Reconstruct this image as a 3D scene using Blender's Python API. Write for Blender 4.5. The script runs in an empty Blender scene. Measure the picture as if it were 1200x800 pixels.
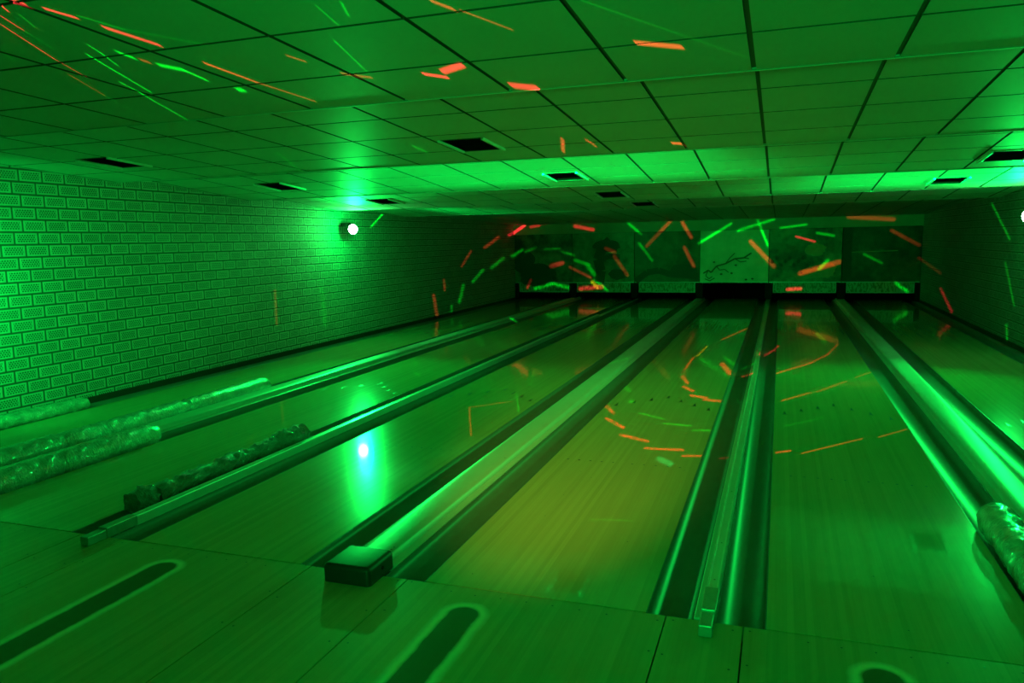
import bpy, bmesh, math, random
from mathutils import Vector, Matrix
random.seed(7)
S = bpy.context.scene
COL = S.collection
PI = math.pi

# ------------------------------------------------------------------ helpers
class MB:
    """collects faces (with material slots) for ONE mesh object"""
    def __init__(self): self.v = []; self.f = []; self.m = []; self.s = []
    def add(self, vs, fs, mat=0, smooth=False):
        o = len(self.v); self.v += [tuple(a) for a in vs]
        for f in fs:
            self.f.append([o+i for i in f]); self.m.append(mat); self.s.append(smooth)
    def box(self, x0, x1, y0, y1, z0, z1, mat=0, bev=0.0):
        if bev <= 0:
            vs = [(x0,y0,z0),(x1,y0,z0),(x1,y1,z0),(x0,y1,z0),(x0,y0,z1),(x1,y0,z1),(x1,y1,z1),(x0,y1,z1)]
            self.add(vs, [(0,3,2,1),(4,5,6,7),(0,1,5,4),(1,2,6,5),(2,3,7,6),(3,0,4,7)], mat)
            return
        bm = bmesh.new()
        bmesh.ops.create_cube(bm, size=1, matrix=Matrix.Translation(((x0+x1)/2,(y0+y1)/2,(z0+z1)/2)) @ Matrix.Diagonal((x1-x0,y1-y0,z1-z0,1)))
        bmesh.ops.bevel(bm, geom=bm.edges[:], offset=bev, segments=2, profile=.5, affect='EDGES')
        self.bm(bm, mat); bm.free()
    def bm(self, bm, mat=0, smooth=False):
        bm.verts.index_update()
        self.add([v.co[:] for v in bm.verts], [[v.index for v in f.verts] for f in bm.faces], mat, smooth)
    def extrude_y(self, prof, y0, y1, mat=0, smooth=False, closed=True, caps=True):
        n = len(prof)
        vs = [(x,y0,z) for x,z in prof] + [(x,y1,z) for x,z in prof]
        k = n if closed else n-1
        self.add(vs, [(i,(i+1)%n,n+(i+1)%n,n+i) for i in range(k)], mat, smooth)
        if closed and caps:
            self.add(vs[:n], [tuple(range(n))[::-1]], mat); self.add(vs[n:], [tuple(range(n))], mat)
    def tube(self, pts, r, seg=10, mat=0):
        pts = [Vector(p) for p in pts]; vs = []; fs = []
        rr = r if isinstance(r,(list,tuple)) else [r]*len(pts)
        for i,p in enumerate(pts):
            t = (pts[min(i+1,len(pts)-1)]-pts[max(i-1,0)]).normalized()
            a = t.cross(Vector((0,0,1)));  a = a.normalized() if a.length > 1e-4 else Vector((1,0,0))
            b = t.cross(a)
            for k in range(seg):
                an = 2*PI*k/seg; vs.append(p+(a*math.cos(an)+b*math.sin(an))*rr[i])
        for i in range(len(pts)-1):
            for k in range(seg):
                fs.append((i*seg+k, i*seg+(k+1)%seg, (i+1)*seg+(k+1)%seg, (i+1)*seg+k))
        self.add(vs, fs, mat, True)
        self.add(vs[:seg], [tuple(range(seg))], mat); self.add(vs[-seg:], [tuple(range(seg))[::-1]], mat)
    def disc(self, x, y, z, r, n=10, mat=0, sx=1, sy=1):
        vs = [(x+r*sx*math.cos(2*PI*i/n), y+r*sy*math.sin(2*PI*i/n), z) for i in range(n)]
        self.add(vs, [tuple(range(n))], mat)
    def build(self, name, mats, parent=None, bevel=0):
        me = bpy.data.meshes.new(name); me.from_pydata(self.v, [], self.f)
        for m in (mats if isinstance(mats,(list,tuple)) else [mats]): me.materials.append(m)
        me.polygons.foreach_set('material_index', self.m); me.polygons.foreach_set('use_smooth', self.s)
        bm = bmesh.new(); bm.from_mesh(me); bmesh.ops.recalc_face_normals(bm, faces=bm.faces[:]); bm.to_mesh(me); bm.free()
        me.update()
        o = bpy.data.objects.new(name, me); COL.objects.link(o)
        if parent: o.parent = parent; 
        if bevel:
            b = o.modifiers.new('bevel','BEVEL'); b.width = bevel; b.segments = 2; b.limit_method = 'ANGLE'
        return o

def tag(o, label=None, cat=None, group=None, kind=None):
    if label: o['label'] = label
    if cat: o['category'] = cat
    if group: o['group'] = group
    if kind: o['kind'] = kind
    return o
def empty(name, loc=(0,0,0), rot=(0,0,0)):
    o = bpy.data.objects.new(name, None); COL.objects.link(o); o.location = loc; o.rotation_euler = rot
    o.empty_display_size = .1
    return o
def copy_tree(o, parent=None):
    c = o.copy(); COL.objects.link(c)
    if parent: c.parent = parent
    for ch in list(o.children): copy_tree(ch, c)
    return c

# ------------------------------------------------------------------ materials
class NT:
    def __init__(self, name):
        self.m = bpy.data.materials.new(name); self.m.use_nodes = True
        self.t = self.m.node_tree; self.p = self.t.nodes['Principled BSDF']
    def n(self, typ, **kw):
        nd = self.t.nodes.new(typ)
        for k,v in kw.items(): setattr(nd,k,v)
        return nd
    def l(self, a, b): self.t.links.new(a,b)
    def put(self, sock, x):
        if hasattr(x,'links') or isinstance(x, bpy.types.NodeSocket): self.l(x, sock)
        else: sock.default_value = x
    def math(self, op, a, b=None, c=None, clamp=False):
        nd = self.n('ShaderNodeMath', operation=op, use_clamp=clamp)
        self.put(nd.inputs[0], a)
        if b is not None: self.put(nd.inputs[1], b)
        if c is not None: self.put(nd.inputs[2], c)
        return nd.outputs[0]
    def vmath(self, op, a, b=None, scale=None, out=0):
        nd = self.n('ShaderNodeVectorMath', operation=op)
        self.put(nd.inputs[0], a)
        if b is not None: self.put(nd.inputs[1], b)
        if scale is not None: self.put(nd.inputs['Scale'], scale)
        return nd.outputs[out]
    def mix(self, f, a, b):
        nd = self.n('ShaderNodeMix', data_type='RGBA')
        self.put(nd.inputs['Factor'], f)
        for s,x in (('A',a),('B',b)):
            sk = [i for i in nd.inputs if i.name==s and i.type=='RGBA'][0]
            self.put(sk, x)
        return [o for o in nd.outputs if o.type=='RGBA'][0]
    def obj(self): return self.n('ShaderNodeTexCoord').outputs['Object']
    def xyz(self, v):
        s = self.n('ShaderNodeSeparateXYZ'); self.l(v, s.inputs[0]); return s.outputs
    def noise(self, vec, scale, detail=3, rough=.5):
        nd = self.n('ShaderNodeTexNoise'); self.l(vec, nd.inputs['Vector'])
        nd.inputs['Scale'].default_value = scale; nd.inputs['Detail'].default_value = detail; nd.inputs['Roughness'].default_value = rough
        return nd.outputs['Fac']
    def stretch(self, vec, sx, sy, sz): return self.vmath('MULTIPLY', vec, (sx,sy,sz))
    def ramp(self, f, lo, hi):
        nd = self.n('ShaderNodeMapRange'); self.l(f, nd.inputs[0])
        nd.inputs[1].default_value = lo; nd.inputs[2].default_value = hi
        return nd.outputs[0]
    def bump(self, h, strength=.3, dist=.01):
        b = self.n('ShaderNodeBump'); b.inputs['Strength'].default_value = strength; b.inputs['Distance'].default_value = dist
        self.l(h, b.inputs['Height']); self.l(b.outputs[0], self.p.inputs['Normal'])
        return b
    def set(self, **kw):
        for k,v in kw.items(): self.put(self.p.inputs[k.replace('_',' ')], v)
        return self.m

def simple(name, col, rough=.5, metal=0, spec=.5, mottle=.0, scale=20):
    t = NT(name)
    if mottle:
        f = t.noise(t.obj(), scale, 4)
        c = t.mix(f, tuple(x*(1-mottle) for x in col)+(1,), tuple(min(1,x*(1+mottle)) for x in col)+(1,))
        t.set(Base_Color=c)
    else: t.set(Base_Color=col+(1,))
    t.set(Roughness=rough, Metallic=metal, Specular_IOR_Level=spec)
    return t.m

def lane_mat(name, base, rough, coat, worn=False):
    t = NT(name); v = t.obj()
    x,y,z = t.xyz(v)
    # maple boards running down the lane: 26 mm strips, each with its own tone and fine grain
    bi = t.math('FLOOR', t.math('DIVIDE', x, .0265))
    wn = t.n('ShaderNodeTexWhiteNoise', noise_dimensions='1D'); t.l(bi, wn.inputs['W'])
    grain = t.noise(t.stretch(v, 90, 1.6, 1), 1.0, 4, .6)
    blot = t.noise(t.stretch(v, 1.3, .5, 1), 1.0, 3)
    tone = t.math('ADD', t.math('MULTIPLY', wn.outputs[0], .25), t.math('ADD', t.math('MULTIPLY', grain, .45), t.math('MULTIPLY', blot, .3)))
    c = t.mix(tone, tuple(a*.72 for a in base)+(1,), tuple(min(1,a*1.25) for a in base)+(1,))
    rg = t.math('ADD', t.math('MULTIPLY', grain, .10), rough-.05)
    if worn:
        # slide path worn into the varnish of each approach: rounded strip, pale rim, dark middle
        fx = t.math('SUBTRACT', t.math('PINGPONG', t.math('ADD', x, 1.4+.835*20-.03), .835), 0)
        dy = t.math('MAXIMUM', t.math('ADD', y, .255), 0)
        dist = t.math('SQRT', t.math('ADD', t.math('MULTIPLY', fx, fx), t.math('MULTIPLY', dy, dy)))
        dist = t.math('ADD', dist, t.math('MULTIPLY', t.math('SUBTRACT', t.noise(v, 9, 3), .5), .02))
        inner = t.ramp(dist, .085, .065); rim = t.math('MULTIPLY', t.ramp(dist, .125, .095), t.math('SUBTRACT', 1, inner))
        c = t.mix(inner, c, tuple(a*.30 for a in base)+(1,))
        c = t.mix(t.math('MULTIPLY', rim, .75), c, (.92,.90,.60,1))
    t.set(Base_Color=c, Roughness=rg, Specular_IOR_Level=.03, Coat_Weight=coat, Coat_Roughness=.055, Coat_IOR=1.28)
    t.bump(grain, .04, .002)
    return t.m

def brick_mat(name, face, mortar):
    t = NT(name); v = t.obj(); x,y,z = t.xyz(v)
    BW, BH = .25, .12
    row = t.math('DIVIDE', z, BH); ri = t.math('FLOOR', row)
    off = t.math('MULTIPLY', t.math('FLOORED_MODULO', ri, 2.0), .5)
    jit = t.n('ShaderNodeTexWhiteNoise', noise_dimensions='1D'); t.l(ri, jit.inputs['W'])
    col = t.math('ADD', t.math('DIVIDE', y, BW), t.math('ADD', off, t.math('MULTIPLY', jit.outputs[0], .22)))
    ci = t.math('FLOOR', col)
    u = t.math('SUBTRACT', col, ci); w = t.math('SUBTRACT', row, ri)
    def edge(a, m):   # 1 inside the brick face
        d = t.math('SUBTRACT', .5, t.math('ABSOLUTE', t.math('SUBTRACT', a, .5)))
        return t.ramp(d, m*.6, m*1.3)
    inside = t.math('MULTIPLY', edge(u,.035), edge(w,.075))
    # cored face: 4 staggered rows of round holes
    zone = t.math('MULTIPLY', t.math('GREATER_THAN', t.math('SUBTRACT',.5,t.math('ABSOLUTE',t.math('SUBTRACT',u,.5))), .12),
                  t.math('GREATER_THAN', t.math('SUBTRACT',.5,t.math('ABSOLUTE',t.math('SUBTRACT',w,.5))), .19))
    hr = t.math('MULTIPLY', t.math('SUBTRACT', w, .19), 4/.62); hri = t.math('FLOOR', hr)
    hc = t.math('ADD', t.math('MULTIPLY', t.math('SUBTRACT', u, .12), 7/.76), t.math('MULTIPLY', t.math('FLOORED_MODULO', hri, 2.0), .5))
    du = t.math('MULTIPLY', t.math('SUBTRACT', t.math('FRACT', hc), .5), 1.25); dw = t.math('SUBTRACT', t.math('FRACT', hr), .5)
    dd = t.math('SQRT', t.math('ADD', t.math('MULTIPLY',du,du), t.math('MULTIPLY',dw,dw)))
    hole = t.math('MULTIPLY', zone, t.ramp(dd, .50, .30))
    cv = t.n('ShaderNodeCombineXYZ'); t.l(ri, cv.inputs[0]); t.l(ci, cv.inputs[1])
    wn = t.n('ShaderNodeTexWhiteNoise', noise_dimensions='3D'); t.l(cv.outputs[0], wn.inputs['Vector'])
    tone = t.math('ADD', t.math('MULTIPLY', wn.outputs[0], .5), t.math('MULTIPLY', t.noise(v, 14, 4), .5))
    fc = t.mix(tone, tuple(a*.78 for a in face)+(1,), tuple(min(1,a*1.15) for a in face)+(1,))
    fc = t.mix(t.math('MULTIPLY', hole, .95), fc, tuple(a*.10 for a in face)+(1,))
    c = t.mix(inside, mortar+(1,), fc)
    h = t.math('SUBTRACT', inside, t.math('MULTIPLY', hole, .8))
    t.set(Base_Color=c, Roughness=.6, Specular_IOR_Level=.35)
    t.bump(h, .6, .008)
    return t.m

M = {}
M['lane'] = lane_mat('lane maple', (.60,.40,.19), .20, .75)
M['approach'] = lane_mat('approach maple', (.56,.37,.18), .30, .4, worn=True)
M['mark'] = simple('dark inlaid lane marks', (.05,.035,.02), .4)
M['joint'] = simple('dark joint', (.02,.02,.018), .7)
M['gutter'] = simple('grey moulded gutter', (.16,.17,.16), .42, 0, .22, .12, 6)
M['cap'] = simple('pale painted capping', (.55,.57,.53), .42, 0, .5, .08, 5)
M['metal'] = simple('aluminium rail', (.70,.71,.68), .34, .4, .5, .1, 8)
M['steel'] = simple('worn steel bracket', (.4,.4,.38), .38, .6, .5, .3, 30)
M['rubber'] = simple('black rubber', (.025,.025,.025), .5, 0, .5, .3, 20)
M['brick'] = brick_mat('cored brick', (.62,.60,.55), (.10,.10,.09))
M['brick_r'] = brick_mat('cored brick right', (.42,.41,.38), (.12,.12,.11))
M['black'] = simple('black paint', (.006,.006,.006), .6, 0, .12)
M['pit'] = simple('black pit cloth', (.006,.006,.006), .95, 0, .0)
M['dark'] = simple('dark trim paint', (.03,.03,.028), .5, 0, .4)
M['beam'] = simple('header paint', (.42,.38,.28), .55, 0, .4, .2, 4)
M['white'] = simple('white enamel', (.8,.8,.78), .3)
M['plaster'] = simple('dim back plaster', (.35,.34,.32), .8, 0, .3, .1, 3)
def tile_mat():
    t = NT('mineral fibre tile'); v = t.obj()
    n1 = t.noise(v, 160, 2); n2 = t.noise(v, 1.4, 3)
    f = t.math('ADD', t.math('MULTIPLY', n1, .35), t.math('MULTIPLY', n2, .65))
    t.set(Base_Color=t.mix(f, (.46,.46,.44,1), (.66,.66,.63,1)), Roughness=.55, Specular_IOR_Level=.03)
    t.bump(n1, .15, .002); return t.m
M['tile'] = tile_mat()
M['tbar'] = simple('dark ceiling grid', (.07,.07,.066), .5, 0, .4)
M['edge'] = simple('enamelled edge trim', (.22,.22,.21), .45, 0, .4)
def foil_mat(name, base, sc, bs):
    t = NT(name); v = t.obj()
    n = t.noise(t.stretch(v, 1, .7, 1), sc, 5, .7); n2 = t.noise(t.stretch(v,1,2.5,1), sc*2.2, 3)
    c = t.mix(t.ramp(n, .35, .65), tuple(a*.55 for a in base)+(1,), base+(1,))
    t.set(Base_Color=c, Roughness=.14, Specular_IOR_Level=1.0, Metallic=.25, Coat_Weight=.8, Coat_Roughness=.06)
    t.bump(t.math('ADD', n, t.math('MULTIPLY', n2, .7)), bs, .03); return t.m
M['foil'] = foil_mat('clear inflated plastic', (.68,.70,.66), 13, .55)
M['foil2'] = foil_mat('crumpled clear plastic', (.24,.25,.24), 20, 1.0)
def emit(name, col, s):
    t = NT(name); t.set(Base_Color=(0,0,0,1), Emission_Color=col+(1,), Emission_Strength=s); return t.m
M['lens'] = emit('lamp lens', (.62,1,.80), 40)

def art_mat(name, sky, dark, seed, lo, hi):
    t = NT(name); v = t.vmath('ADD', t.obj(), (seed*3.1, 0, seed*1.7))
    x,y,z = t.xyz(t.obj())
    n = t.noise(v, 1.6, 6, .6); n2 = t.noise(v, 7, 4)
    f = t.math('ADD', t.math('MULTIPLY', n, .75), t.math('MULTIPLY', n2, .25))
    c = t.mix(t.ramp(f, lo, hi), dark+(1,), sky+(1,))
    t.set(Base_Color=c, Roughness=.35, Specular_IOR_Level=.4); return t.m

# ------------------------------------------------------------------ layout (metres; X across, Y down the lanes, foul line Y=0)
W = 1.0605; GN = .5008; GW = .7119; GU = .222; GUN = .205
LX = [(-2*W-GN-GW-GW-W-0, 0)]
x3L = -GW-W; x2R = x3L-GN; x2L = x2R-W; x1R = x2L-GW; x1L = x1R-W
x5L = W+GN; x5R = x5L+W; x6L = x5R+GW; x6R = x6L+W
LANES = [(x1L,x1R),(x2L,x2R),(x3L,-GW),(0,W),(x5L,x5R),(x6L,x6R)]
WL, WR = -5.33, 4.68
YB = 16.85      # plane of the masking panels
YE = 17.6       # far end of the lane beds
SEC = [(-2.2,2.55,.78,2.40),(.78,2.51,3.45,2.34),(3.45,2.433,5.65,2.237),(5.65,2.35,7.85,2.16),(7.85,2.28,10.2,2.12),(10.2,2.22,16.9,2.03)]

# ------------------------------------------------------------------ setting
b = MB()
b.box(WL-.15, WR+.15, -9, 19.2, -.5, -.30)
tag(b.build('floor', M['joint']), kind='structure')
# approach: panels side by side with fine joints
b = MB()
cuts = [WL+.01, -3.97, -3.43, -2.18, -1.87, -.64, -.095, 1.15, 1.47, 2.69, 3.24, WR-.01]
for a, c in zip(cuts[:-1], cuts[1:]):
    y = 0
    b.box(a+.0032, c-.0032, -9, -.006, -.04, 0, 0)
# nail heads and dots near the foul line
for (l, r) in LANES:
    for k in range(7):
        b.disc(l+.16+k*(W-.32)/6, -.06-.01*random.random(), .0006, .0045, 8, 1)
for xx in cuts[1:-1]:
    for dx in (-.035,.035):
        for yy in (-.03,-.33,-.62): b.disc(xx+dx+random.uniform(-.01,.01), yy+random.uniform(-.03,.03), .0006, .005, 8, 1)
o = b.build('floor', [M['approach'], M['mark']]); tag(o, kind='structure')
o.name = 'floor_approach'

def wall(name, x0, x1, y0, y1, z0, z1, m):
    w = MB(); w.box(x0,x1,y0,y1,z0,z1); return tag(w.build(name, m), kind='structure')
wall('wall_left', WL-.12, WL, -9, 19.2, -.3, 2.95, M['brick'])
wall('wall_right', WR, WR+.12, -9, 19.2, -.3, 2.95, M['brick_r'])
wall('wall_back', WL-.12, WR+.12, 19.2, 19.3, -.3, 2.95, M['pit'])
wall('wall_front', WL-.12, WR+.12, -9.1, -9, -.3, 2.95, M['plaster'])
w = MB(); w.box(WL, WL+.018, .0, YE, -.1, .065); w.box(WL, WL+.018, -9, 0, 0, .065)
tag(w.build('baseboard_left', M['dark']), kind='structure')
w = MB(); w.box(WR-.018, WR, .0, YE, -.1, .065); w.box(WR-.018, WR, -9, 0, 0, .065)
tag(w.build('baseboard_right', M['dark']), kind='structure')

def sec_z(i, y):
    Y0,Z0,Y1,Z1 = SEC[i]; return Z0+(Z1-Z0)*(y-Y0)/(Y1-Y0)
JY = [None]*6
JY[0] = [-2.2,-1.68,-1.06,-.44,.18,.78]
JY[1] = [.78,1.0,1.6,2.23,2.87,3.45]
JY[2] = [3.45,3.98,4.54,5.10,5.65]
JY[3] = [5.65,6.2,6.75,7.3,7.85]
JY[4] = [7.85,8.43,9.02,9.61,10.2]
JY[5] = [10.2]+[10.2+.609*k for k in range(1,11)]+[16.9]
XJ = [WL]+[1.44+.61*k for k in range(-11,6)]+[WR]
HOLES = []   # vents: (section, xc, yc)
VENTS = [(1,-4.2,2.40),(1,-.77,2.66),(2,-4.08,4.70),(2,-.63,4.98),(2,3.50,5.00),(3,-3.92,7.00),(3,-.60,7.22),(3,3.42,7.20),(4,-.53,9.45)]
VW, VD = .17, .245
for i,(Y0,Z0,Y1,Z1) in enumerate(SEC):
    b = MB()
    g = .011; th = .012
    vs_here = [(x,y) for s,x,y in VENTS if s==i]
    def slab(x0,x1,y0,y1,dz0,dz1,mat):
        a0,a1 = sec_z(i,y0), sec_z(i,y1)
        vs = [(x0,y0,a0+dz0),(x1,y0,a0+dz0),(x1,y1,a1+dz0),(x0,y1,a1+dz0),(x0,y0,a0+dz1),(x1,y0,a0+dz1),(x1,y1,a1+dz1),(x0,y1,a1+dz1)]
        b.add(vs, [(0,3,2,1)], mat); b.add(vs, [(4,5,6,7),(0,1,5,4),(1,2,6,5),(2,3,7,6),(3,0,4,7)], 1)
    def cells(x0,x1,y0,y1):
        out = [(x0,x1,y0,y1)]
        for (vx,vy) in vs_here:
            new = []
            for (a,c,d,e) in out:
                hx0,hx1,hy0,hy1 = vx-VW,vx+VW,vy-VD,vy+VD
                if c<=hx0 or a>=hx1 or e<=hy0 or d>=hy1: new.append((a,c,d,e)); continue
                if a<hx0: new.append((a,hx0,d,e))
                if c>hx1: new.append((hx1,c,d,e))
                m0,m1 = max(a,hx0),min(c,hx1)
                if d<hy0: new.append((m0,m1,d,hy0))
                if e>hy1: new.append((m0,m1,hy1,e))
            out = new
        return out
    for ja,jb in zip(JY[i][:-1],JY[i][1:]):
        for xa,xb in zip(XJ[:-1],XJ[1:]):
            for c in cells(xa+.011,xb-.011,ja+.010,jb-.010): slab(*c, 0, th, 0)
    for c in cells(WL,WR,Y0,Y1): slab(*c, th, .03, 1)
    # upstand that closes the step to the next bay
    if i+1 < len(SEC):
        zn = SEC[i+1][1]; b.box(WL, WR, Y1-.012, Y1, Z1-.004, zn+.03, 2)
    o = b.build('ceiling', [M['tile'], M['tbar'], M['tile']]); tag(o, kind='structure')
b = MB(); b.box(WL, WR, -9, -2.2, 2.55, 2.58); tag(b.build('ceiling', M['tile']), kind='structure')
b = MB(); b.box(WL-.12, WR+.12, -9, 19.3, 2.95, 3.0); tag(b.build('ceiling', M['black']), kind='structure')
for i in range(5):
    Y1,Z1 = SEC[i][2],SEC[i][3]
    b = MB(); b.box(WL, WR, Y1-.016, Y1+.003, Z1-.001, Z1+.006)
    tag(b.build('trim_%d'%(i+1), M['edge']), kind='structure')

# ------------------------------------------------------------------ lanes
ORD = ['first','second','third','fourth','fifth','sixth']
lane_note = ['beside the perforated brick wall on the left', 'between wrapped gutters, second from the left wall', 'carrying the bright lamp reflection, third from the left wall',
             'with the yellow glow and dashed laser ring, centre of the photo', 'right of the thin centre rail, in a wide pool of light', 'far right, in the dark beside the right wall']
for k,(l,r) in enumerate(LANES):
    b = MB()
    b.box(l, r, .004, YE, -.10, 0, 0)
    cx = (l+r)/2
    for j in range(5):
        for s in (-1,1):
            b.disc(cx+s*(.07+.085*j), 2.19, .0012, .0085, 10, 1)
    for j in range(-3,4):
        ax, ay = cx+j*.147, 4.62-abs(j)*.155
        b.add([(ax-.017,ay-.08,.0012),(ax,ay-.05,.0012),(ax+.017,ay-.08,.0012),(ax,ay+.08,.0012)], [(0,1,3),(1,2,3)], 1)
    for j in range(10):
        b.disc(random.uniform(l+.06,r-.06), random.uniform(.1,3.2), .0007, .004, 8, 1)
    # board end joint where maple meets pine
    o = b.build('bowling_lane', [M['lane'], M['mark']])
    tag(o, 'varnished wooden bowling lane ' + lane_note[k], 'lane', 'bowling lanes')

def gutter(x0, x1, label):
    b = MB(); n = 14; cx = (x0+x1)/2; hw = (x1-x0)/2; dp = .066
    e = .006
    inn = [(cx+(hw-e)*math.cos(PI+PI*i/n), -.006+dp*math.sin(PI+PI*i/n)) for i in range(n+1)]
    prof = [(x0,-.002)]+inn+[(x1,-.002),(x1,-.12),(x0,-.12)]
    prof[1] = (x0+e,-.002); prof[n+1] = (x1-e,-.002)
    b.extrude_y(prof, .004, YE, 0, False)
    for i in range(len(b.s)):
        b.s[i] = True
    o = b.build('lane_gutter', M['gutter'])
    o.data.set_sharp_from_angle(angle=math.radians(50)) if hasattr(o.data,'set_sharp_from_angle') else None
    tag(o, label, 'gutter', 'lane gutters')
    return o
def nm(i): return ORD[i]+' lane from the left'
gutter(WL+.02, x1L, 'dark gutter between the left brick wall and the first lane')
gutter(x1R, x1R+GU, 'gutter on the right side of the first lane, holding a long wrapped tube')
gutter(x2L-GU, x2L, 'gutter on the left side of the second lane, holding a shiny wrapped tube')
gutter(x2R, x2R+GUN, 'gutter on the right of the second lane, under the crumpled plastic')
gutter(x3L-GUN, x3L, 'gutter on the left side of the third lane, right of the steel ended rail')
gutter(-GW, -GW+GU, 'dark gutter right of the third lane, left of the black hooded capping')
gutter(-GU, 0, 'wide dark gutter right of the black hooded capping, left of the yellow lit lane')
gutter(W, W+GUN, 'gutter left of the thin centre rail, with a streak of light at its lane edge')
gutter(x5L-GUN, x5L, 'gutter right of the thin centre rail, with a streak of light by the rail')
gutter(x5R, x5R+GU, 'gutter on the right of the fifth lane, holding the wrapped tube at right edge')
gutter(x6L-GU, x6L, 'black gutter on the left side of the dark far right lane')
gutter(x6R, WR-.02, 'black gutter between the far right lane and the right wall')

def capping(x0, x1, label, hood=False, y0=.10):
    cx = (x0+x1)/2; h = (x1-x0)/2
    t = empty('lane_capping', (cx, 0, 0))
    b = MB()
    prof = [(-h,-.12),(-h,.004),(-h+.012,.010),(-h+.030,.018),(-h+.038,.048),(-h+.046,.055),(-h*.35,.062),(h*.35,.062),(h-.046,.055),(h-.038,.048),(h-.030,.018),(h-.012,.010),(h,.004),(h,-.12)]
    b.extrude_y(prof, y0, 17.3, 0, True)
    for yy in (.17,.20,1.9,4.2,7.0):
        for sx in (-.6,.6): b.disc(h*sx, yy, .0612, .005, 8, 1)
    o = b.build('capping_body', [M['cap'], M['dark']], t)
    o.data.set_sharp_from_angle(angle=math.radians(35))
    if hood:
        b = MB(); bm = bmesh.new()
        bmesh.ops.create_cube(bm, size=1, matrix=Matrix.Translation((0,-.015,.044)) @ Matrix.Diagonal((2*h-.012,.25,.088,1)))
        bmesh.ops.bevel(bm, geom=[e for e in bm.edges if e.verts[0].co.z > .05 or e.verts[1].co.z > .05], offset=.022, segments=5, profile=.5, affect='EDGES')
        for v in bm.verts:                       # crowned top
            if v.co.z > .05: v.co.z += .010*(1-(v.co.x/h)**2)
        b.bm(bm, 0, True); bm.free()
        o = b.build('end_hood', M['rubber'], t); o['label'] = 'black rubber end hood'
        o.data.set_sharp_from_angle(angle=math.radians(40))
        b = MB(); b.tube([(h-.0075,-.01,.045),(h-.004,-.01,.045)], .010, 12); b.build('hood_hole', M['black'], o)
    tag(t, label, 'lane divider', 'wide lane cappings')
    return t
capping(x1R+GU, x2L-GU, 'long rounded capping between two wrapped tubes near the left wall', y0=.004)
capping(-GW+GU, -GU, 'wide pale capping with a black rubber hood at its near end', hood=True)
capping(x5R+GU, x6L-GU, 'wide pale capping at right, running behind the wrapped tube', y0=.004)

def rail(off, label):
    t = empty('divider_rail', (off, 0, 0))
    a, z = W+GUN, GN-2*GUN       # a = left foot
    b = MB()
    b.extrude_y([(a,-.12),(a,.004),(a+.004,.008),(a+.032,.008),(a+.034,.004),(a+.034,-.12)], .004, 17.3)
    b.build('ledge', M['cap'], t)
    b = MB(); x0, x1 = a+.034, a+z
    b.extrude_y([(x0,-.12),(x0,.050),(x0+.003,.056),(x0+.008,.056),(x0+.010,.053),(x1-.012,.053),(x1-.010,.056),(x1-.005,.056),(x1-.002,.050),(x1,-.12)], .18, 12.5, 0, False)
    b.extrude_y([(x0,-.12),(x0,.010),(x1,.010),(x1,-.12)], 12.5, 17.3)
    for yy in (.30,.75,1.6): b.disc((x0+x1)/2, yy, .0538, .0045, 8, 1)
    b.build('rail_body', [M['metal'], M['dark']], t)
    b = MB()
    b.box(x0-.004, x1+.003, -.02, .20, .0, .062, 0, .004)
    b.box(x0-.002, x1-.002, -.145, -.015, .001, .052, 0, .005)
    b.build('end_bracket', M['steel'], t)
    tag(t, label, 'lane divider', 'thin divider rails')
    return t
rail(0, 'thin metal divider rail with steel end bracket, in the centre foreground')
rail(x2R-W, 'thin metal divider rail with steel end bracket, beside the crumpled plastic')

# ------------------------------------------------------------------ plastic gutter bumpers
def tube_mesh(y0, y1, r, seed, ends=(True,True), wr=.06, pinch=None, flat=1.0):
    rnd = random.Random(seed); b = MB(); seg = 28
    n = max(10, int((y1-y0)/.022)); vs = []; fs = []
    ph = [rnd.uniform(0,6.28) for _ in range(12)]
    for i in range(n+1):
        t = i/n; y = y0+(y1-y0)*t
        e = 1.0
        if ends[0]: e = min(e, .80+.2*min(1, t*n/3))
        if ends[1]: e = min(e, .80+.2*min(1, (1-t)*n/3))
        base = r*(1+.025*math.sin(y*3.1+ph[0])+.015*math.sin(y*7.7+ph[1]))
        if pinch:
            for (py,pw,pa) in pinch: base *= 1-pa*math.exp(-((y-py)/pw)**2)
        jit = rnd.uniform(-1,1)*wr*.35
        for k in range(seg):
            a = 2*PI*k/seg
            w = wr*(.5*math.sin(3*a+y*19+ph[2])*math.sin(y*31+ph[3])+.5*math.sin(5*a-y*43+ph[4])+.35*math.sin(9*a+y*71+ph[5])+rnd.uniform(-.35,.35))
            rr = base*e*(1+w+jit)
            vs.append((rr*math.cos(a), y, rr*math.sin(a)*flat))
        if i:
            for k in range(seg):
                fs.append(((i-1)*seg+k,(i-1)*seg+(k+1)%seg,i*seg+(k+1)%seg,i*seg+k))
    b.add(vs, fs, 0, True)
    b.add(vs[:seg], [tuple(range(seg))], 0); b.add(vs[-seg:], [tuple(range(seg))], 0)
    return b
def bumper(x, z, parts, label, mat='foil', rot=0):
    t = empty('bumper_tube', (x, 0, z), (0,0,rot))
    for (y0,y1,r,seed,wr,pinch,flat) in parts:
        tube_mesh(y0,y1,r,seed,(True,True),wr,pinch,flat).build('tube_section', M[mat], t)
    tag(t, label, 'bumper', 'plastic gutter bumpers')
    return t
bumper(x1L-.100, .034, [(.5,1.75,.088,3,.04,None,1),(1.72,2.72,.086,4,.05,None,.95)], 'clear wrapped bumper tube lying against the left brick wall')
bumper(x1R+.112, .048, [(.15,1.35,.100,5,.045,None,1),(1.32,2.72,.098,6,.045,None,1),(2.70,4.0,.096,7,.04,None,1)], 'longest clear wrapped bumper tube, right of the first lane')
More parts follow.
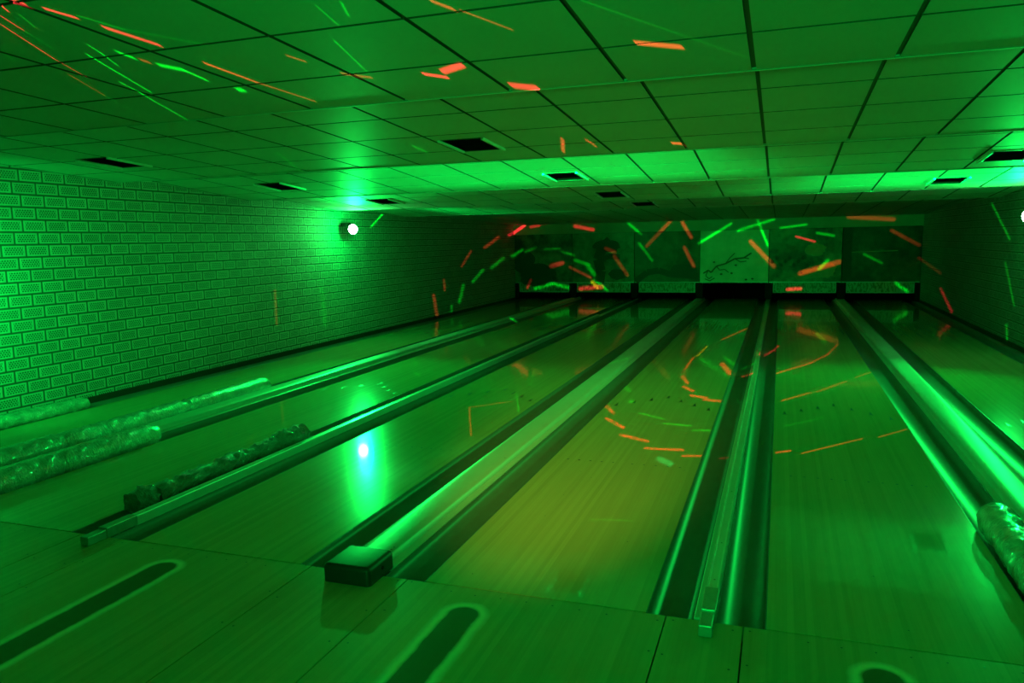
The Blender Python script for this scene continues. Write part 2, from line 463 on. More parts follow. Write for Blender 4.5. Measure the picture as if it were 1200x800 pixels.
bumper(x2L-.112, .046, [(.02,.92,.100,8,.05,[(.3,.05,.1)],1),(.90,1.84,.100,9,.04,None,1)], 'shiny wrapped bumper tube left of the second lane, with a ringed joint')
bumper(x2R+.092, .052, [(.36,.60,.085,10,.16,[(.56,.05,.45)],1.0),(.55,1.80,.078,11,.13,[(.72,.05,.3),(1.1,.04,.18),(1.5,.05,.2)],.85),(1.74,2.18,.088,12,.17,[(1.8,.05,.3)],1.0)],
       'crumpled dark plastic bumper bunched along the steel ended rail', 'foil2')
bumper(x5R+.111, .050, [(.10,.86,.103,13,.05,[(.5,.07,.12)],1),(.82,1.56,.103,14,.05,[(1.2,.08,.10)],1)], 'clear wrapped bumper tube at the right edge of the photo')

# ------------------------------------------------------------------ masking units at the far end
CX = [WL+.0, (x1R+x2L)/2, (x2R+x3L)/2, -GW/2, W+GN/2, x5R+GW/2, WR]
art = [art_mat('art one', (.22,.26,.15), (.02,.02,.015), 1, .42, .62), art_mat('art two', (.24,.30,.16), (.02,.025,.015), 2, .36, .62),
       art_mat('art three', (.14,.2,.10), (.02,.025,.015), 3, .35, .75), art_mat('art four', (.80,.80,.58), (.5,.52,.34), 4, .25, .65),
       art_mat('art five', (.30,.34,.18), (.03,.04,.02), 5, .42, .62), art_mat('art six', (.13,.16,.08), (.015,.02,.01), 6, .42, .7)]
branch = simple('printed dark line', (.03,.03,.02), .5)
rock = simple('printed tan shapes', (.55,.36,.20), .5, 0, .4, .35, 9)
mask_lab = ['left end masking panel, mottled dark picture, beside the left wall', 'masking panel with a dark trunk silhouette, second from the left wall', 'dim green masking panel, between trunk picture and pale branch picture',
            'pale masking panel with a dark branch drawing, over the open black pit', 'masking panel with tan rounded shapes at its lower right', 'darkest masking panel, crossed by one pale line, beside the right wall']
def ribbon(b, pts, w, y, mat):
    y -= .0006*len(b.f)/4
    for (x0,z0),(x1,z1) in zip(pts[:-1],pts[1:]):
        d = Vector((x1-x0,z1-z0)); 
        if d.length < 1e-6: continue
        n = Vector((-d.y,d.x)).normalized()*w/2
        b.add([(x0-n.x,y,z0-n.y),(x1-n.x,y,z1-n.y),(x1+n.x,y,z1+n.y),(x0+n.x,y,z0+n.y)], [(0,1,2,3)], mat)
def blob(b, x, z, rx, rz, y, mat, seed):
    y -= .0006*len(b.f)/4
    r = random.Random(seed); n = 22; vs = []
    for i in range(n):
        a = 2*PI*i/n; q = 1+.12*math.sin(3*a+r.random()*6)+.05*r.uniform(-1,1)
        vs.append((x+rx*q*math.cos(a), y, z+rz*q*math.sin(a)))
    b.add(vs, [tuple(range(n))], mat)
for k in range(6):
    x0, x1 = CX[k]+.008, CX[k+1]-.008
    cx = (x0+x1)/2
    t = empty('masking_panel', (cx, YB, .48))
    b = MB(); hw = (x1-x0)/2
    b.box(-hw, hw, 0, .03, 0, 1.29, 0, .004)
    yf = -.0012
    if k == 3:
        p0 = [(-.74,.22),(-.62,.30),(-.55,.24),(-.42,.40),(-.20,.46),(.02,.58),(.24,.60),(.42,.72)]
        ribbon(b, p0, .035, yf, 1)
        for s in ([(-.62,.30),(-.68,.16),(-.60,.08),(-.52,.14)], [(-.42,.40),(-.34,.30),(-.22,.32),(-.12,.24)], [(-.20,.46),(-.10,.60),(.02,.72)], [(.02,.58),(.16,.50),(.30,.52)], [(-.7,.08),(-.58,.03),(-.46,.1)], [(.24,.60),(.36,.58)]):
            ribbon(b, s, .022, yf, 1)
        for (bx,bz) in ((-.3,.2),(-.05,.22),(.05,.42),(.3,.06),(.45,.08),(-.48,.5)): blob(b, bx, bz, .03, .022, yf, 1, int(bx*100))
    if k == 1:
        ribbon(b, [(-.1,0),(-.06,.3),(-.14,.6),(-.02,.9),(.2,1.1)], .26, yf, 1); ribbon(b, [(-.1,.55),(.15,.68),(.45,.66)], .13, yf, 1)
        blob(b, .1, .95, .36, .16, yf, 1, 5); blob(b, .38, .2, .22, .14, yf, 1, 6)
    if k == 0:
        blob(b, -.2, .2, .5, .3, yf, 1, 8); blob(b, -.55, .55, .3, .3, yf, 1, 9)
    if k == 2:
        blob(b, .42, .30, .34, .18, yf, 1, 11); ribbon(b, [(-.8,.02),(-.5,.25),(-.2,.3),(.1,.2),(.8,.15)], .16, yf, 1)
    if k == 4:
        blob(b, .28, .22, .34, .13, yf, 2, 21); blob(b, .50, .30, .20, .19, yf, 2, 22); blob(b, -.05, .12, .16, .09, yf, 2, 23); blob(b, .22, .78, .24, .15, yf, 2, 24)
        for q in range(9): blob(b, -.75+q*.1, .5+.1*math.sin(q*2.1), .04, .05, yf, 1, 30+q)
    if k == 5:
        ribbon(b, [(-hw+.03,.70),(.35,.73)], .022, yf, 2); ribbon(b, [(-hw+.1,0),(-hw+.1,1.28)], .2, yf, 1)
    b.build('panel_board', [art[k], branch, rock], t)
    e = MB(); e.box(-hw, hw, -.006, .034, -.016, 0); e.build('bottom_edge', M['metal'], t)
    tag(t, mask_lab[k], 'masking panel', 'pinsetter masking panels')
# narrow printed strips below the panels (none on the fourth lane)
def strip_mat(seed):
    t = NT('printed strip'); v = t.vmath('ADD', t.obj(), (seed*5.3,0,0)); x,y,z = t.xyz(v)
    n = t.noise(t.stretch(v, 22, 1, 9), 1, 3, .6)
    c = t.mix(t.ramp(n, .47, .56), (.42,.42,.30,1), (.13,.14,.09,1))
    t.set(Base_Color=c, Roughness=.35); return t.m
strip_lab = {0:'narrow printed strip under the left end masking panel', 1:'narrow printed strip under the trunk silhouette panel, lit red and yellow', 2:'narrow printed strip left of the open black pit',
             4:'narrow printed strip right of the open black pit, touched by a red beam', 5:'narrow printed strip nearest the right wall, crossed by a green beam'}
for k in (0,1,2,4,5):
    x0, x1 = CX[k]+.11, CX[k+1]-.11
    if k == 5: x1 = WR-.12
    if k == 0: x0 = WL+.12
    cx = (x0+x1)/2; hw = (x1-x0)/2
    t = empty('display_strip', (cx, YB+.02, .21))
    b = MB(); b.box(-hw+.02, hw-.02, 0, .02, .02, .245); b.build('strip_board', strip_mat(k+1), t)
    b = MB()
    b.box(-hw, hw, -.008, .022, 0, .02); b.box(-hw, -hw+.02, -.008, .022, .02, .245); b.box(hw-.02, hw, -.008, .022, .02, .245)
    b.build('strip_frame', M['cap'], t)
    tag(t, strip_lab[k], 'sign strip', 'printed strips over the pits')
# black kickback posts on the dividers
post_lab = ['black post at the left wall beside the first pit','black post between the first and second pits','black post between the second and third pits','black post at the left of the open pit','black post at the right of the open pit','black post between the two right hand pits','black post at the right wall beside the last pit']
for k,x in enumerate(CX):
    w_ = .085
    x0, x1 = x-w_+.005, x+w_
    if k == 0: x0, x1 = WL+.001, WL+.11
    if k == 6: x0, x1 = WR-.11, WR-.001
    b = MB(); b.box(x0, x1, YB-.02, 18.9, .0635 if 0 < k < 6 else .01, .458, 0, .006)
    b.box(x0+.004, x1-.004, YE+.03, 18.9, -.29, .07, 0)
    o = b.build('kickback_post', M['black']); tag(o, post_lab[k], 'post', 'black kickback posts')
for k in range(6):
    b = MB(); n = 40; x0, x1 = CX[k]+.12, CX[k+1]-.12
    pts = [(x0+(x1-x0)*i/n, 18.55+.018*math.sin(i*1.9)) for i in range(n+1)]
    vs = [(x,y,-.25) for x,y in pts]+[(x,y,1.6) for x,y in pts]+[(x,y+.01,-.25) for x,y in pts]+[(x,y+.01,1.6) for x,y in pts]
    m = n+1
    b.add(vs, [(i,i+1,m+i+1,m+i) for i in range(n)]+[(2*m+i,3*m+i,3*m+i+1,2*m+i+1) for i in range(n)], 0, True)
    o = b.build('pit_curtain', M['pit'])
    tag(o, 'black curtain at the back of the pit of the %s lane from the left' % ORD[k], 'curtain', 'pit curtains')
b = MB()
b.extrude_y([(WL,1.78),(WR,1.775),(WR,2.05),(WL,2.05)], YB-.05, YB+.12)
b.box(WL, WR, YB-.06, YB+.02, 1.775, 1.80)
tag(b.build('header_beam', M['beam']), kind='structure')
b = MB(); b.box(WL, WR, YB+.10, YB+.14, 1.9, 2.95); tag(b.build('wall_header', M['black']), kind='structure')

# ------------------------------------------------------------------ ceiling vents
def make_vent():
    t = empty('ceiling_vent')
    w, d = VW, VD
    for x0,x1 in ((-w-.022,-w),(w,w+.022)):
        b = MB(); b.box(x0, x1, -d-.01, d+.01, -.018, .014, 0, .002); b.build('side_flange', M['white'], t)
    for y0,y1 in ((-d-.01,-d),(d,d+.01)):
        b = MB(); b.box(-w, w, y0, y1, -.004, .012); b.build('end_flange', M['tbar'], t)
    b = MB()
    b.box(-w, w, -d, d, .10, .11, 0)
    b.box(-w, -w+.004, -d, d, .0, .11); b.box(w-.004, w, -d, d, .0, .11); b.box(-w, w, -d, -d+.004, .0, .11); b.box(-w, w, d-.004, d, .0, .11)
    b.build('duct_box', M['pit'], t)
    for j in range(5):
        s = MB(); y = -d+.06+j*(2*d-.12)/4
        s.add([(-w+.004,y-.012,.025),(w-.004,y-.012,.025),(w-.004,y+.012,.045),(-w+.004,y+.012,.045),(-w+.004,y-.012,.028),(w-.004,y-.012,.028),(w-.004,y+.012,.048),(-w+.004,y+.012,.048)],
              [(0,3,2,1),(4,5,6,7),(0,1,5,4),(1,2,6,5),(2,3,7,6),(3,0,4,7)])
        s.build('louver_slat', M['black'], t)
    return t
vent_lab = ['dark ceiling vent with bright side flanges, above the left brick wall', 'large dark square ceiling vent with bright flanges, near the centre of the ceiling', 'faint ceiling vent near the left wall, behind the bright flanged one',
            'dark ceiling vent inside the bright green ceiling bay', 'dark ceiling vent cut off by the right edge of the photo', 'faint ceiling vent just above the left wall lamp', 'small dark ceiling vent directly beyond the bright green bay',
            'dark ceiling vent in the bright strip of ceiling at right', 'faintest and farthest dark ceiling vent near the header']
proto = make_vent()
for i,(s,x,y) in enumerate(VENTS):
    o = proto if i == 0 else copy_tree(proto)
    Y0,Z0,Y1,Z1 = SEC[s]
    o.location = (x, y, sec_z(s,y)); o.rotation_euler = (math.atan2(Z1-Z0, Y1-Y0), 0, 0)
    tag(o, vent_lab[i], 'vent', 'ceiling vents')

# ------------------------------------------------------------------ wall lamps
def make_lamp(name_label, loc, rz):
    t = empty('wall_lamp', loc, (0,0,rz))      # local +Y points at what it lights
    b = MB(); b.tube([(0,-.14,0),(0,-.04,0)], [.038,.062], 20); b.tube([(0,-.04,0),(0,.03,0)], [.066,.082], 20)
    b.build('lamp_housing', M['black'], t)
    b = MB(); n = 20; vs = [(0,.046,0)]; fs = []
    for j in (1,2,3):
        for k in range(n): vs.append((.078*j/3*math.cos(2*PI*k/n), .046-.014*(j/3)**2, .078*j/3*math.sin(2*PI*k/n)))
    for k in range(n):
        fs.append((0,1+k,1+(k+1)%n))
        for j in (0,1): fs.append((1+j*n+k,1+(j+1)*n+k,1+(j+1)*n+(k+1)%n,1+j*n+(k+1)%n))
    b.add(vs, fs, 0, True); b.build('lamp_lens', M['lens'], t)
    b = MB(); b.tube([(-.080,0,0),(-.092,-.03,.05),(-.05,-.10,.09),(0,-.16,.09),(.05,-.10,.09),(.092,-.03,.05),(.080,0,0)], .007, 8)
    b.build('yoke_bracket', M['dark'], t)
    tag(t, name_label, 'lamp', 'green wall lamps')
    return t
lampL = make_lamp('small glowing green lamp high on the left brick wall', (-5.06, 7.93, 1.86), math.radians(-128))
lampR = make_lamp('green wall lamp on the right wall, at the edge of the photo', (4.55, 8.28, 1.80), math.radians(128))
b = MB(); b.box(-5.33,-5.16,8.01,8.06,1.92,1.97); b.build('wall_arm', M['dark'], None)
o = bpy.data.objects['wall_arm']; o.parent = lampL; o.matrix_parent_inverse = (Matrix.Translation(lampL.location) @ Matrix.Rotation(math.radians(-128),4,'Z')).inverted()
b = MB(); b.box(4.62,4.68,8.36,8.41,1.86,1.91); o = b.build('wall_arm', M['dark'], lampR)
o.matrix_parent_inverse = (Matrix.Translation(lampR.location) @ Matrix.Rotation(math.radians(128),4,'Z')).inverted()

# ------------------------------------------------------------------ light
GC = (0.0, 1.0, .09)
def point(name, loc, power, col=GC, size=.05):
    l = bpy.data.lights.new(name, 'POINT'); l.energy = power; l.color = col; l.shadow_soft_size = size
    o = bpy.data.objects.new(name, l); COL.objects.link(o); o.location = loc; return o
def spot(name, loc, target, power, angle, blend=.5, col=GC, size=.05):
    l = bpy.data.lights.new(name, 'SPOT'); l.energy = power; l.color = col; l.shadow_soft_size = size
    l.spot_size = math.radians(angle); l.spot_blend = blend
    o = bpy.data.objects.new(name, l); COL.objects.link(o); o.location = loc
    o.rotation_euler = (Vector(target)-Vector(loc)).to_track_quat('-Z','Y').to_euler(); return o
def area(name, loc, target, power, sx, sy, col=GC, spread=180):
    l = bpy.data.lights.new(name, 'AREA'); l.energy = power; l.color = col; l.shape = 'RECTANGLE'; l.size = sx; l.size_y = sy; l.spread = math.radians(spread)
    o = bpy.data.objects.new(name, l); COL.objects.link(o); o.location = loc
    o.rotation_euler = (Vector(target)-Vector(loc)).to_track_quat('-Z','Y').to_euler(); return o

def bay_fill(name, x0, x1, y, z, power, slope, h, reach):
    # unseen fill strip added behind a ceiling step, shaped to brighten the bay evenly
    o = area(name, ((x0+x1)/2, y, z), ((x0+x1)/2, y+1, z), power, x1-x0, .02)
    l = o.data; l.spread = math.radians(125); l.use_nodes = True; nt = l.node_tree; N = nt.nodes; K = nt.links
    em = [n for n in N if n.type == 'EMISSION'][0]
    def mth(op, *a, clamp=False):
        n = N.new('ShaderNodeMath'); n.operation = op; n.use_clamp = clamp
        for i,x in enumerate(a):
            if isinstance(x,(int,float)): n.inputs[i].default_value = x
            else: K.new(x, n.inputs[i])
        return n.outputs[0]
    g = N.new('ShaderNodeNewGeometry'); sp = N.new('ShaderNodeSeparateXYZ'); K.new(g.outputs['Incoming'], sp.inputs[0])
    t = mth('DIVIDE', sp.outputs[2], mth('MAXIMUM', mth('ABSOLUTE', sp.outputs[1]), .02))
    q = mth('DIVIDE', h, mth('MAXIMUM', mth('ADD', t, slope), h/(reach+.3)))      # distance at which this ray meets the bay
    gain = mth('POWER', mth('DIVIDE', q, reach), 2.3)
    cut = mth('MULTIPLY_ADD', mth('ADD', t, slope-h/reach), 300.0, -0.6, clamp=True)
    K.new(mth('MULTIPLY', gain, cut), em.inputs['Strength'])
    return o
BEAM_POWER = 3800
# visible wall lamps, then one added fill spot
spot('lamp_or_fill_beam', (-4.95,7.84,1.86), (.6,-1.5,.2), 900, 85, 1.0, size=.05)
point('lamp_glow', (-4.82,7.76,1.87), 46, size=.05)
spot('lamp_or_fill_beam', (4.42,8.19,1.80), (-.6,0,.2), 700, 95, 1.0, size=.05)
point('lamp_glow', (4.32,8.12,1.80), 11, size=.05)
spot('lamp_or_fill_beam', (-4.82,8.05,1.86), (1.6,16.9,1.1), 380, 50, 1.0, size=.05)  # fill added beside the left lamp to brighten the far panels
# wall washer just outside the frame on the left, and added unseen fill lights
spot('near_left_lamp', (-4.45,.9,1.3), (-5.33,2.0,1.15), 150, 120, 1.0, size=.06)
point('approach_fill', (.8,-5.5,2.1), 75, size=.12)  # unseen fill added for the overall green level
spot('ceiling_fill', (1.2,-6.0,1.3), (1.2,3.2,2.4), 700, 62, 1.0, size=.1)  # unseen fill added to lift the near ceiling bays
# unseen strips added behind the ceiling steps to brighten two bays
bay_fill('bay_fill_strip', -2.6, 1.0, 3.47, 2.36, 1250, .089, .071, 2.19)
bay_fill('bay_fill_strip', 1.9, 4.6, 5.67, 2.275, 1100, .0864, .073, 2.19)
# warm accent lamp of the party light
spot('warm_accent', (.9,-4.6,2.1), (.15,2.85,0), 1950, 19, 1.0, (.47,.85,.08), .05)


# beam projector behind the camera: red and green rays thrown as short strokes over ceiling, walls and lanes
BEAMS = [
 ('R', -0.4707, 0.097, -0.4742, 0.0946, 0.00071, 238.2),
 ('R', -0.4555, 0.0976, -0.4432, 0.0961, 0.00112, 227.1),
 ('R', -0.4904, 0.0936, -0.491, 0.0883, 0.0009, 242.2),
 ('R', -0.506, 0.091, -0.5087, 0.0769, 0.0008, 255.0),
 ('R', -0.5087, 0.0769, -0.506, 0.0693, 0.0007, 168.9),
 ('O', -0.5216, 0.0699, -0.5201, 0.0608, 0.00065, 151.4),
 ('G', -0.5201, 0.0608, -0.516, 0.0486, 0.00053, 78.7),
 ('R', -0.4296, 0.0936, -0.4102, 0.0891, 0.00085, 246.4),
 ('R', -0.3961, 0.0849, -0.365, 0.0765, 0.00118, 239.2),
 ('G', -0.406, 0.0899, -0.3777, 0.0834, 0.00047, 66.1),
 ('G', -0.3777, 0.0834, -0.3156, 0.0748, 0.00044, 36.0),
 ('G', -0.4434, 0.0797, -0.4434, 0.0765, 0.00074, 296.7),
 ('G', -0.4434, 0.0765, -0.4461, 0.0715, 0.00075, 316.8),
 ('G', -0.4617, 0.0762, -0.4567, 0.0602, 0.0011, 394.9),
 ('G', -0.4744, 0.0647, -0.4702, 0.0598, 0.00096, 394.1),
 ('G', -0.4709, 0.0595, -0.4654, 0.0474, 0.00099, 464.6),
 ('G', -0.4225, 0.076, -0.4145, 0.0732, 0.00118, 307.7),
 ('O', -0.4097, 0.0723, -0.4045, 0.071, 0.00104, 106.7),
 ('G', -0.3983, 0.0697, -0.3791, 0.0668, 0.00122, 334.4),
 ('G', -0.3791, 0.0668, -0.3702, 0.0621, 0.00123, 353.8),
 ('O', -0.3444, 0.0684, -0.318, 0.0594, 0.00091, 270.8),
 ('O', -0.318, 0.0594, -0.2827, 0.0496, 0.00067, 158.0),
 ('G', -0.3511, 0.0572, -0.3441, 0.0569, 0.00127, 479.5),
 ('G', -0.4669, 0.0929, -0.4724, 0.0882, 0.00059, 79.4),
 ('G', -0.4908, 0.0872, -0.4908, 0.0802, 0.00049, 94.3),
 ('G', -0.559, 0.0807, -0.5612, 0.0775, 0.00051, 89.1),
 ('G', -0.1572, 0.0819, -0.1586, 0.0759, 0.00081, 131.9),
 ('G', -0.1811, 0.0706, -0.1876, 0.0589, 0.00074, 213.6),
 ('G', -0.131, 0.0821, -0.1388, 0.0781, 0.00077, 101.6),
 ('O', -0.0519, 0.0791, -0.0404, 0.0757, 0.00102, 131.9),
 ('O', -0.0355, 0.0752, -0.01, 0.0675, 0.00064, 91.5),
 ('O', -0.247, 0.0677, -0.236, 0.0649, 0.00069, 123.7),
 ('O', -0.2156, 0.0593, -0.1903, 0.0566, 0.00066, 146.5),
 ('R', -0.1156, 0.0539, -0.1351, 0.0561, 0.00085, 500.9),
 ('R', -0.0879, 0.0578, -0.1144, 0.0562, 0.00126, 481.5),
 ('R', -0.0643, 0.0489, -0.0424, 0.0471, 0.0015, 469.6),
 ('O', 0.0814, 0.0592, 0.1152, 0.0563, 0.00105, 380.4),
 ('G', 0.0692, 0.0738, 0.1588, 0.0511, 0.00035, 55.4),
 ('O', -0.0865, 0.0329, -0.0985, 0.0265, 0.00125, 640.0),
 ('O', -0.0629, 0.0317, -0.0591, 0.0283, 0.00122, 565.3),
 ('O', 0.0192, 0.0275, 0.0296, 0.0266, 0.00091, 990.5),
 ('G', -0.258, 0.0345, -0.2502, 0.0308, 0.00099, 472.8),
 ('G', -0.4363, 0.0353, -0.4369, 0.0244, 0.00092, 564.6),
 ('G', -0.4196, 0.0026, -0.4358, -0.0174, 0.00114, 1852.1),
 ('G', -0.4681, -0.044, -0.4721, -0.0689, 0.00169, 137.1),
 ('G', -0.4962, -0.1001, -0.4935, -0.1503, 0.00286, 204.6),
 ('O', -0.5508, -0.1087, -0.5512, -0.155, 0.00173, 63.6),
 ('O', -0.3553, -0.0807, -0.3548, -0.094, 0.00167, 283.6),
 ('O', -0.3674, -0.1017, -0.3643, -0.1284, 0.00224, 351.7),
 ('O', -0.3349, -0.0615, -0.3241, -0.041, 0.00166, 344.5),
 ('O', -0.309, -0.0356, -0.2938, -0.0216, 0.00219, 585.2),
 ('G', -0.2887, -0.0474, -0.302, -0.0614, 0.0022, 775.3),
 ('G', -0.3114, -0.0643, -0.3231, -0.0806, 0.00221, 638.7),
 ('G', -0.3336, -0.0858, -0.3389, -0.1085, 0.00223, 548.1),
 ('G', -0.3476, -0.1136, -0.3479, -0.1226, 0.00168, 403.0),
 ('R', -0.2816, -0.0176, -0.2621, -0.0057, 0.00218, 1477.3),
 ('R', -0.2542, -0.008, -0.2428, -0.0062, 0.00216, 352.4),
 ('R', -0.1962, -0.0084, -0.1735, -0.0132, 0.00264, 435.6),
 ('G', -0.129, -0.0071, -0.1145, -0.0197, 0.00207, 470.5),
 ('G', -0.1166, -0.0309, -0.101, -0.0517, 0.00207, 469.5),
 ('O', -0.0799, -0.0063, -0.1073, -0.0342, 0.00256, 233.2),
 ('O', -0.0649, -0.0077, -0.0548, -0.025, 0.00253, 323.9),
 ('O', -0.0626, -0.0369, -0.0515, -0.0593, 0.00254, 278.4),
 ('G', -0.0093, -0.0102, -0.0458, -0.0322, 0.002, 460.9),
 ('G', -0.2793, -0.0446, -0.2661, -0.0358, 0.00219, 1116.4),
 ('G', -0.2616, -0.0391, -0.2478, -0.0339, 0.00217, 354.6),
 ('G', -0.2365, -0.0362, -0.2164, -0.0355, 0.00161, 298.1),
 ('G', -0.2131, -0.0398, -0.1977, -0.0443, 0.00214, 343.5),
 ('G', -0.1967, -0.0506, -0.1792, -0.0561, 0.00266, 486.7),
 ('G', -0.1803, -0.0582, -0.1717, -0.0688, 0.00318, 484.5),
 ('G', -0.1718, -0.0752, -0.1557, -0.0879, 0.00212, 483.4),
 ('R', -0.2279, -0.0578, -0.2133, -0.0537, 0.00323, 446.7),
 ('R', -0.2554, -0.075, -0.2602, -0.0848, 0.00219, 306.8),
 ('R', -0.2034, -0.0591, -0.1772, -0.072, 0.00213, 293.0),
 ('R', -0.1904, -0.0858, -0.1632, -0.0837, 0.00319, 486.9),
 ('Y', -0.175, -0.0773, -0.1686, -0.0847, 0.00266, 485.2),
 ('O', -0.1576, -0.0364, -0.147, -0.0408, 0.00262, 286.3),
 ('O', -0.147, -0.046, -0.1312, -0.069, 0.00262, 285.5),
 ('G', -0.2499, -0.0859, -0.2259, -0.0794, 0.00272, 504.6),
 ('G', -0.2259, -0.0794, -0.2048, -0.0848, 0.0027, 497.2),
 ('G', -0.0015, -0.0183, 0.0376, -0.0066, 0.00197, 460.4),
 ('G', 0.02, -0.0071, 0.0318, -0.0365, 0.00172, 414.8),
 ('G', 0.0452, -0.0165, 0.0724, -0.0133, 0.00169, 416.4),
 ('G', 0.0843, -0.0231, 0.1013, -0.0263, 0.00191, 326.5),
 ('R', 0.0619, -0.0265, 0.0819, -0.0326, 0.00145, 417.9),
 ('O', 0.1163, -0.0061, 0.1609, -0.0101, 0.00281, 165.7),
 ('O', 0.1597, -0.0221, 0.187, -0.0383, 0.00232, 289.0),
 ('O', 0.1876, -0.0521, 0.2132, -0.0715, 0.00184, 196.6),
 ('R', 0.2142, -0.088, 0.2283, -0.1141, 0.00182, 831.7),
 ('O', 0.0129, -0.0313, 0.0388, -0.06, 0.00295, 161.7),
 ('G', 0.1334, -0.0476, 0.1509, -0.0572, 0.00189, 285.6),
 ('G', 0.1662, -0.0798, 0.1775, -0.0882, 0.00234, 485.6),
 ('O', 0.0676, -0.068, 0.1075, -0.0558, 0.00338, 280.8),
 ('G', 0.0873, -0.0633, 0.0959, -0.0538, 0.00241, 421.5),
 ('R', 0.0543, -0.0865, 0.068, -0.0855, 0.00244, 467.8),
 ('G', 0.2655, -0.0067, 0.2865, -0.0458, 0.0013, 615.8),
 ('G', 0.2837, -0.0694, 0.2953, -0.113, 0.0013, 465.7),
 ('G', 0.2887, -0.1325, 0.2907, -0.1502, 0.00131, 550.5),
 ('O', 0.0289, -0.1393, 0.0098, -0.1552, 0.00156, 867.3),
 ('Y', -0.0022, -0.1651, -0.0057, -0.1781, 0.00156, 662.2),
 ('O', -0.0092, -0.1806, -0.0096, -0.1957, 0.00155, 676.2),
 ('R', -0.0069, -0.2059, 0.0033, -0.2145, 0.00191, 489.3),
 ('R', 0.0012, -0.2191, 0.014, -0.224, 0.0019, 472.9),
 ('R', 0.0142, -0.2296, 0.0328, -0.2318, 0.00169, 421.5),
 ('R', 0.0313, -0.2341, 0.0499, -0.2352, 0.00168, 402.2),
 ('R', 0.0262, -0.1873, 0.042, -0.2002, 0.00266, 698.3),
 ('G', 0.0228, -0.1771, 0.0394, -0.1879, 0.00153, 737.9),
 ('G', 0.0482, -0.191, 0.0632, -0.1847, 0.00113, 509.8),
 ('R', 0.0896, -0.197, 0.1168, -0.1826, 0.00148, 501.9),
 ('R', 0.1168, -0.1826, 0.1288, -0.171, 0.00148, 619.9),
 ('O', 0.1288, -0.171, 0.1327, -0.1585, 0.00148, 573.0),
 ('O', 0.1107, -0.2306, 0.1337, -0.2198, 0.00145, 307.8),
 ('O', 0.139, -0.2184, 0.1611, -0.2045, 0.00126, 310.9),
 ('O', 0.1686, -0.1988, 0.1796, -0.1919, 0.00108, 236.5),
 ('R', -0.0697, -0.2478, -0.0554, -0.2571, 0.00192, 291.9),
 ('R', -0.06, -0.264, -0.0338, -0.2743, 0.0019, 273.6),
 ('R', -0.0325, -0.2829, 0.0008, -0.2889, 0.00186, 230.5),
 ('R', 0.0027, -0.2972, 0.0419, -0.2961, 0.00164, 208.1),
 ('R', 0.0456, -0.303, 0.0633, -0.3015, 0.00144, 176.3),
 ('R', 0.1338, -0.2917, 0.1456, -0.2888, 0.00139, 176.5),
 ('O', 0.1579, -0.2907, 0.2045, -0.2703, 0.00103, 170.0),
 ('O', 0.2188, -0.2673, 0.2392, -0.257, 0.00102, 140.3),
 ('G', -0.0615, -0.2235, -0.0542, -0.2277, 0.00233, 401.2),
 ('G', -0.0475, -0.2409, -0.0412, -0.2417, 0.0023, 330.5),
 ('G', -0.0268, -0.2552, 0.0027, -0.261, 0.00132, 272.7),
 ('G', 0.0056, -0.2662, 0.0353, -0.2673, 0.00129, 279.7),
 ('G', 0.0398, -0.2723, 0.0578, -0.271, 0.00128, 266.5),
 ('G', 0.1275, -0.2609, 0.1591, -0.2485, 0.00088, 218.7),
 ('T', 0.0233, -0.3079, 0.0391, -0.3138, 0.00325, 162.8),
 ('G', -0.1841, -0.237, -0.1645, -0.2617, 0.0012, 236.7),
 ('O', -0.2282, -0.2598, -0.2001, -0.2963, 0.00121, 119.2),
 ('O', -0.2261, -0.2596, -0.1816, -0.2487, 0.00081, 113.1),
 ('G', -0.1743, -0.2245, -0.184, -0.2031, 0.00106, 245.2),
 ('G', -0.2277, -0.2369, -0.2003, -0.2306, 0.00082, 120.1),
 ('G', -0.3521, -0.1946, -0.3398, -0.2046, 0.00131, 501.7),
 ('G', -0.3378, -0.2135, -0.3239, -0.2193, 0.00129, 391.4),
 ('R', 0.0618, -0.1745, 0.0732, -0.1627, 0.0019, 1168.8),
 ('G', -0.0951, -0.1934, -0.0773, -0.1843, 0.00096, 421.2),
 ('G', -0.2614, -0.1299, -0.2514, -0.1364, 0.0013, 1272.2),
 ('G', -0.0075, -0.382, 0.0354, -0.3792, 0.0007, 41.4),
 ('R', 0.052, -0.202, 0.0667, -0.1991, 0.0015, 491.7),
 ('R', 0.0784, -0.3023, 0.0878, -0.3005, 0.00142, 111.7),
]

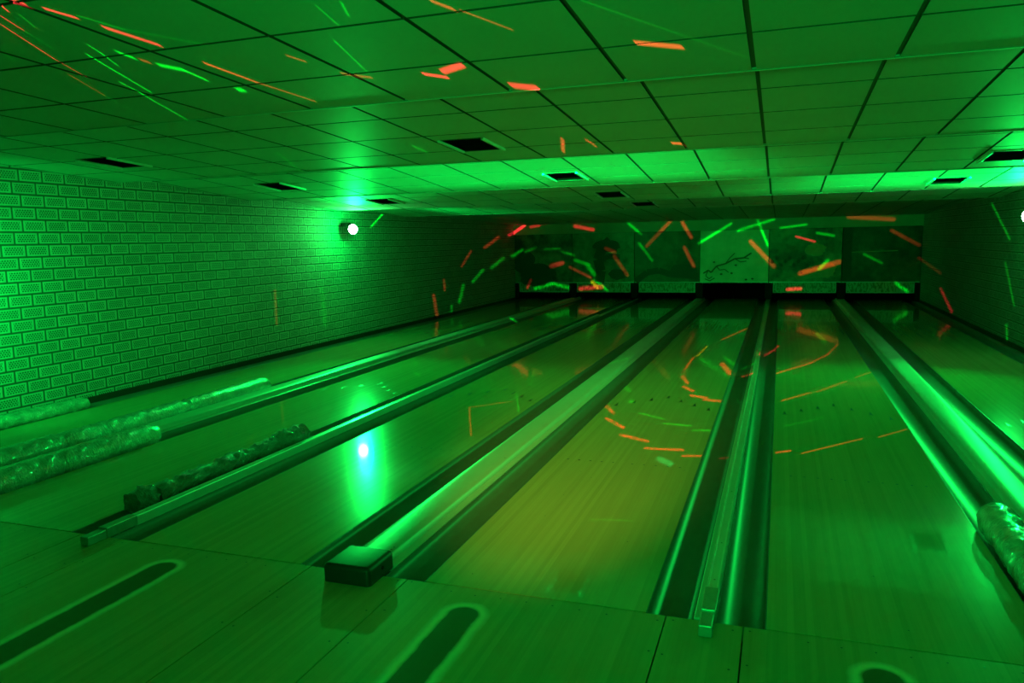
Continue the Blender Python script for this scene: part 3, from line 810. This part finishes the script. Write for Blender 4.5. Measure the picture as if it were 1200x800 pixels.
def beam_head(loc, power, beams):
    l = bpy.data.lights.new('beam_head', 'SPOT'); l.energy = power; l.color = (1,1,1); l.shadow_soft_size = 0.0
    l.use_nodes = True; nt = l.node_tree; N = nt.nodes; K = nt.links
    em = [n for n in N if n.type == 'EMISSION'][0]
    def mth(op, a, b_=None, c=None, clamp=False):
        n = N.new('ShaderNodeMath'); n.operation = op; n.use_clamp = clamp
        for i,x in enumerate((a,b_,c)):
            if x is None: continue
            if isinstance(x,(int,float)): n.inputs[i].default_value = x
            else: K.new(x, n.inputs[i])
        return n.outputs[0]
    def vm(op, a, b_=None, c=None, scale=None, out=0):
        n = N.new('ShaderNodeVectorMath'); n.operation = op
        for i,x in enumerate((a,b_,c)):
            if x is None: continue
            if isinstance(x,tuple): n.inputs[i].default_value = x
            else: K.new(x, n.inputs[i])
        if scale is not None: K.new(scale, n.inputs['Scale'])
        return n.outputs[out]
    g = N.new('ShaderNodeNewGeometry'); d = g.outputs['Normal']
    s = N.new('ShaderNodeSeparateXYZ'); K.new(d, s.inputs[0])
    fwd = mth('GREATER_THAN', s.outputs[1], .05)
    yy = mth('MAXIMUM', s.outputs[1], .05)
    cb = N.new('ShaderNodeCombineXYZ'); K.new(mth('DIVIDE', s.outputs[0], yy), cb.inputs[0]); K.new(mth('DIVIDE', s.outputs[2], yy), cb.inputs[1])
    P = cb.outputs[0]
    CC = {'R':(1.2,.02,.05),'G':(0,1,.02),'O':(1.0,.10,.03),'T':(0,.9,.25),'Y':(.8,.7,0)}
    acc = None
    for (c,u0,v0,u1,v1,r,I) in beams:
        if abs(u1-u0)+abs(v1-v0) < 1e-5: u1 += 1e-4
        ba = (u1-u0, v1-v0, 0); L2 = ba[0]**2+ba[1]**2
        pa = vm('SUBTRACT', P, (u0,v0,0))
        h = mth('ADD', vm('DOT_PRODUCT', pa, (ba[0]/L2,ba[1]/L2,0), out=1), 0.0, clamp=True)
        dist = vm('DISTANCE', pa, vm('SCALE', ba, scale=h), out=1)
        m = mth('MULTIPLY_ADD', dist, -1/(.8*r), 1.4, clamp=True)
        k = I/100
        col = tuple(k*x for x in CC[c])
        sc = vm('SCALE', col, scale=m)
        acc = sc if acc is None else vm('ADD', acc, sc)
    K.new(vm('SCALE', acc, scale=fwd), em.inputs['Color']); em.inputs['Strength'].default_value = 1
    o = bpy.data.objects.new('beam_head', l); COL.objects.link(o); o.location = loc
    dirs = [Vector((u,1,v)).normalized() for q in beams for u,v in ((q[1],q[2]),(q[3],q[4]))]
    ax = sum(dirs, Vector()).normalized()
    l.spot_size = min(3.0, 2*max(ax.angle(x) for x in dirs)+.06); l.spot_blend = 0
    o.rotation_euler = ax.to_track_quat('-Z','Y').to_euler()
    return o
for k in range(0, len(BEAMS), 18): beam_head((0.6,-4.6,2.15), BEAM_POWER, BEAMS[k:k+18])

w = bpy.data.worlds.new('World'); S.world = w; w.use_nodes = True
w.node_tree.nodes['Background'].inputs[0].default_value = (0,0,0,1); w.node_tree.nodes['Background'].inputs[1].default_value = 0

# ------------------------------------------------------------------ camera
cam = bpy.data.cameras.new('camera'); co = bpy.data.objects.new('camera', cam); COL.objects.link(co)
C = Vector((1.57939,-3.16521,1.62244))
fw = Vector((-.32898376,.93524798,-.13069394)); rt = Vector((.94403179,.32922327,-.02039673)); up = Vector((-.02395149,.13008943,.99121293))
m = Matrix.Identity(4)
for i in range(3): m[i][0] = rt[i]; m[i][1] = up[i]; m[i][2] = -fw[i]; m[i][3] = C[i]
co.matrix_world = m
cam.sensor_width = 36; cam.lens = 895.66*36/1200; cam.clip_start = .02; cam.clip_end = 100
S.camera = co
S.view_settings.view_transform = 'Standard'; S.view_settings.look = 'None'; S.view_settings.gamma = 1; S.view_settings.use_curve_mapping = False
S.view_settings.exposure = 0
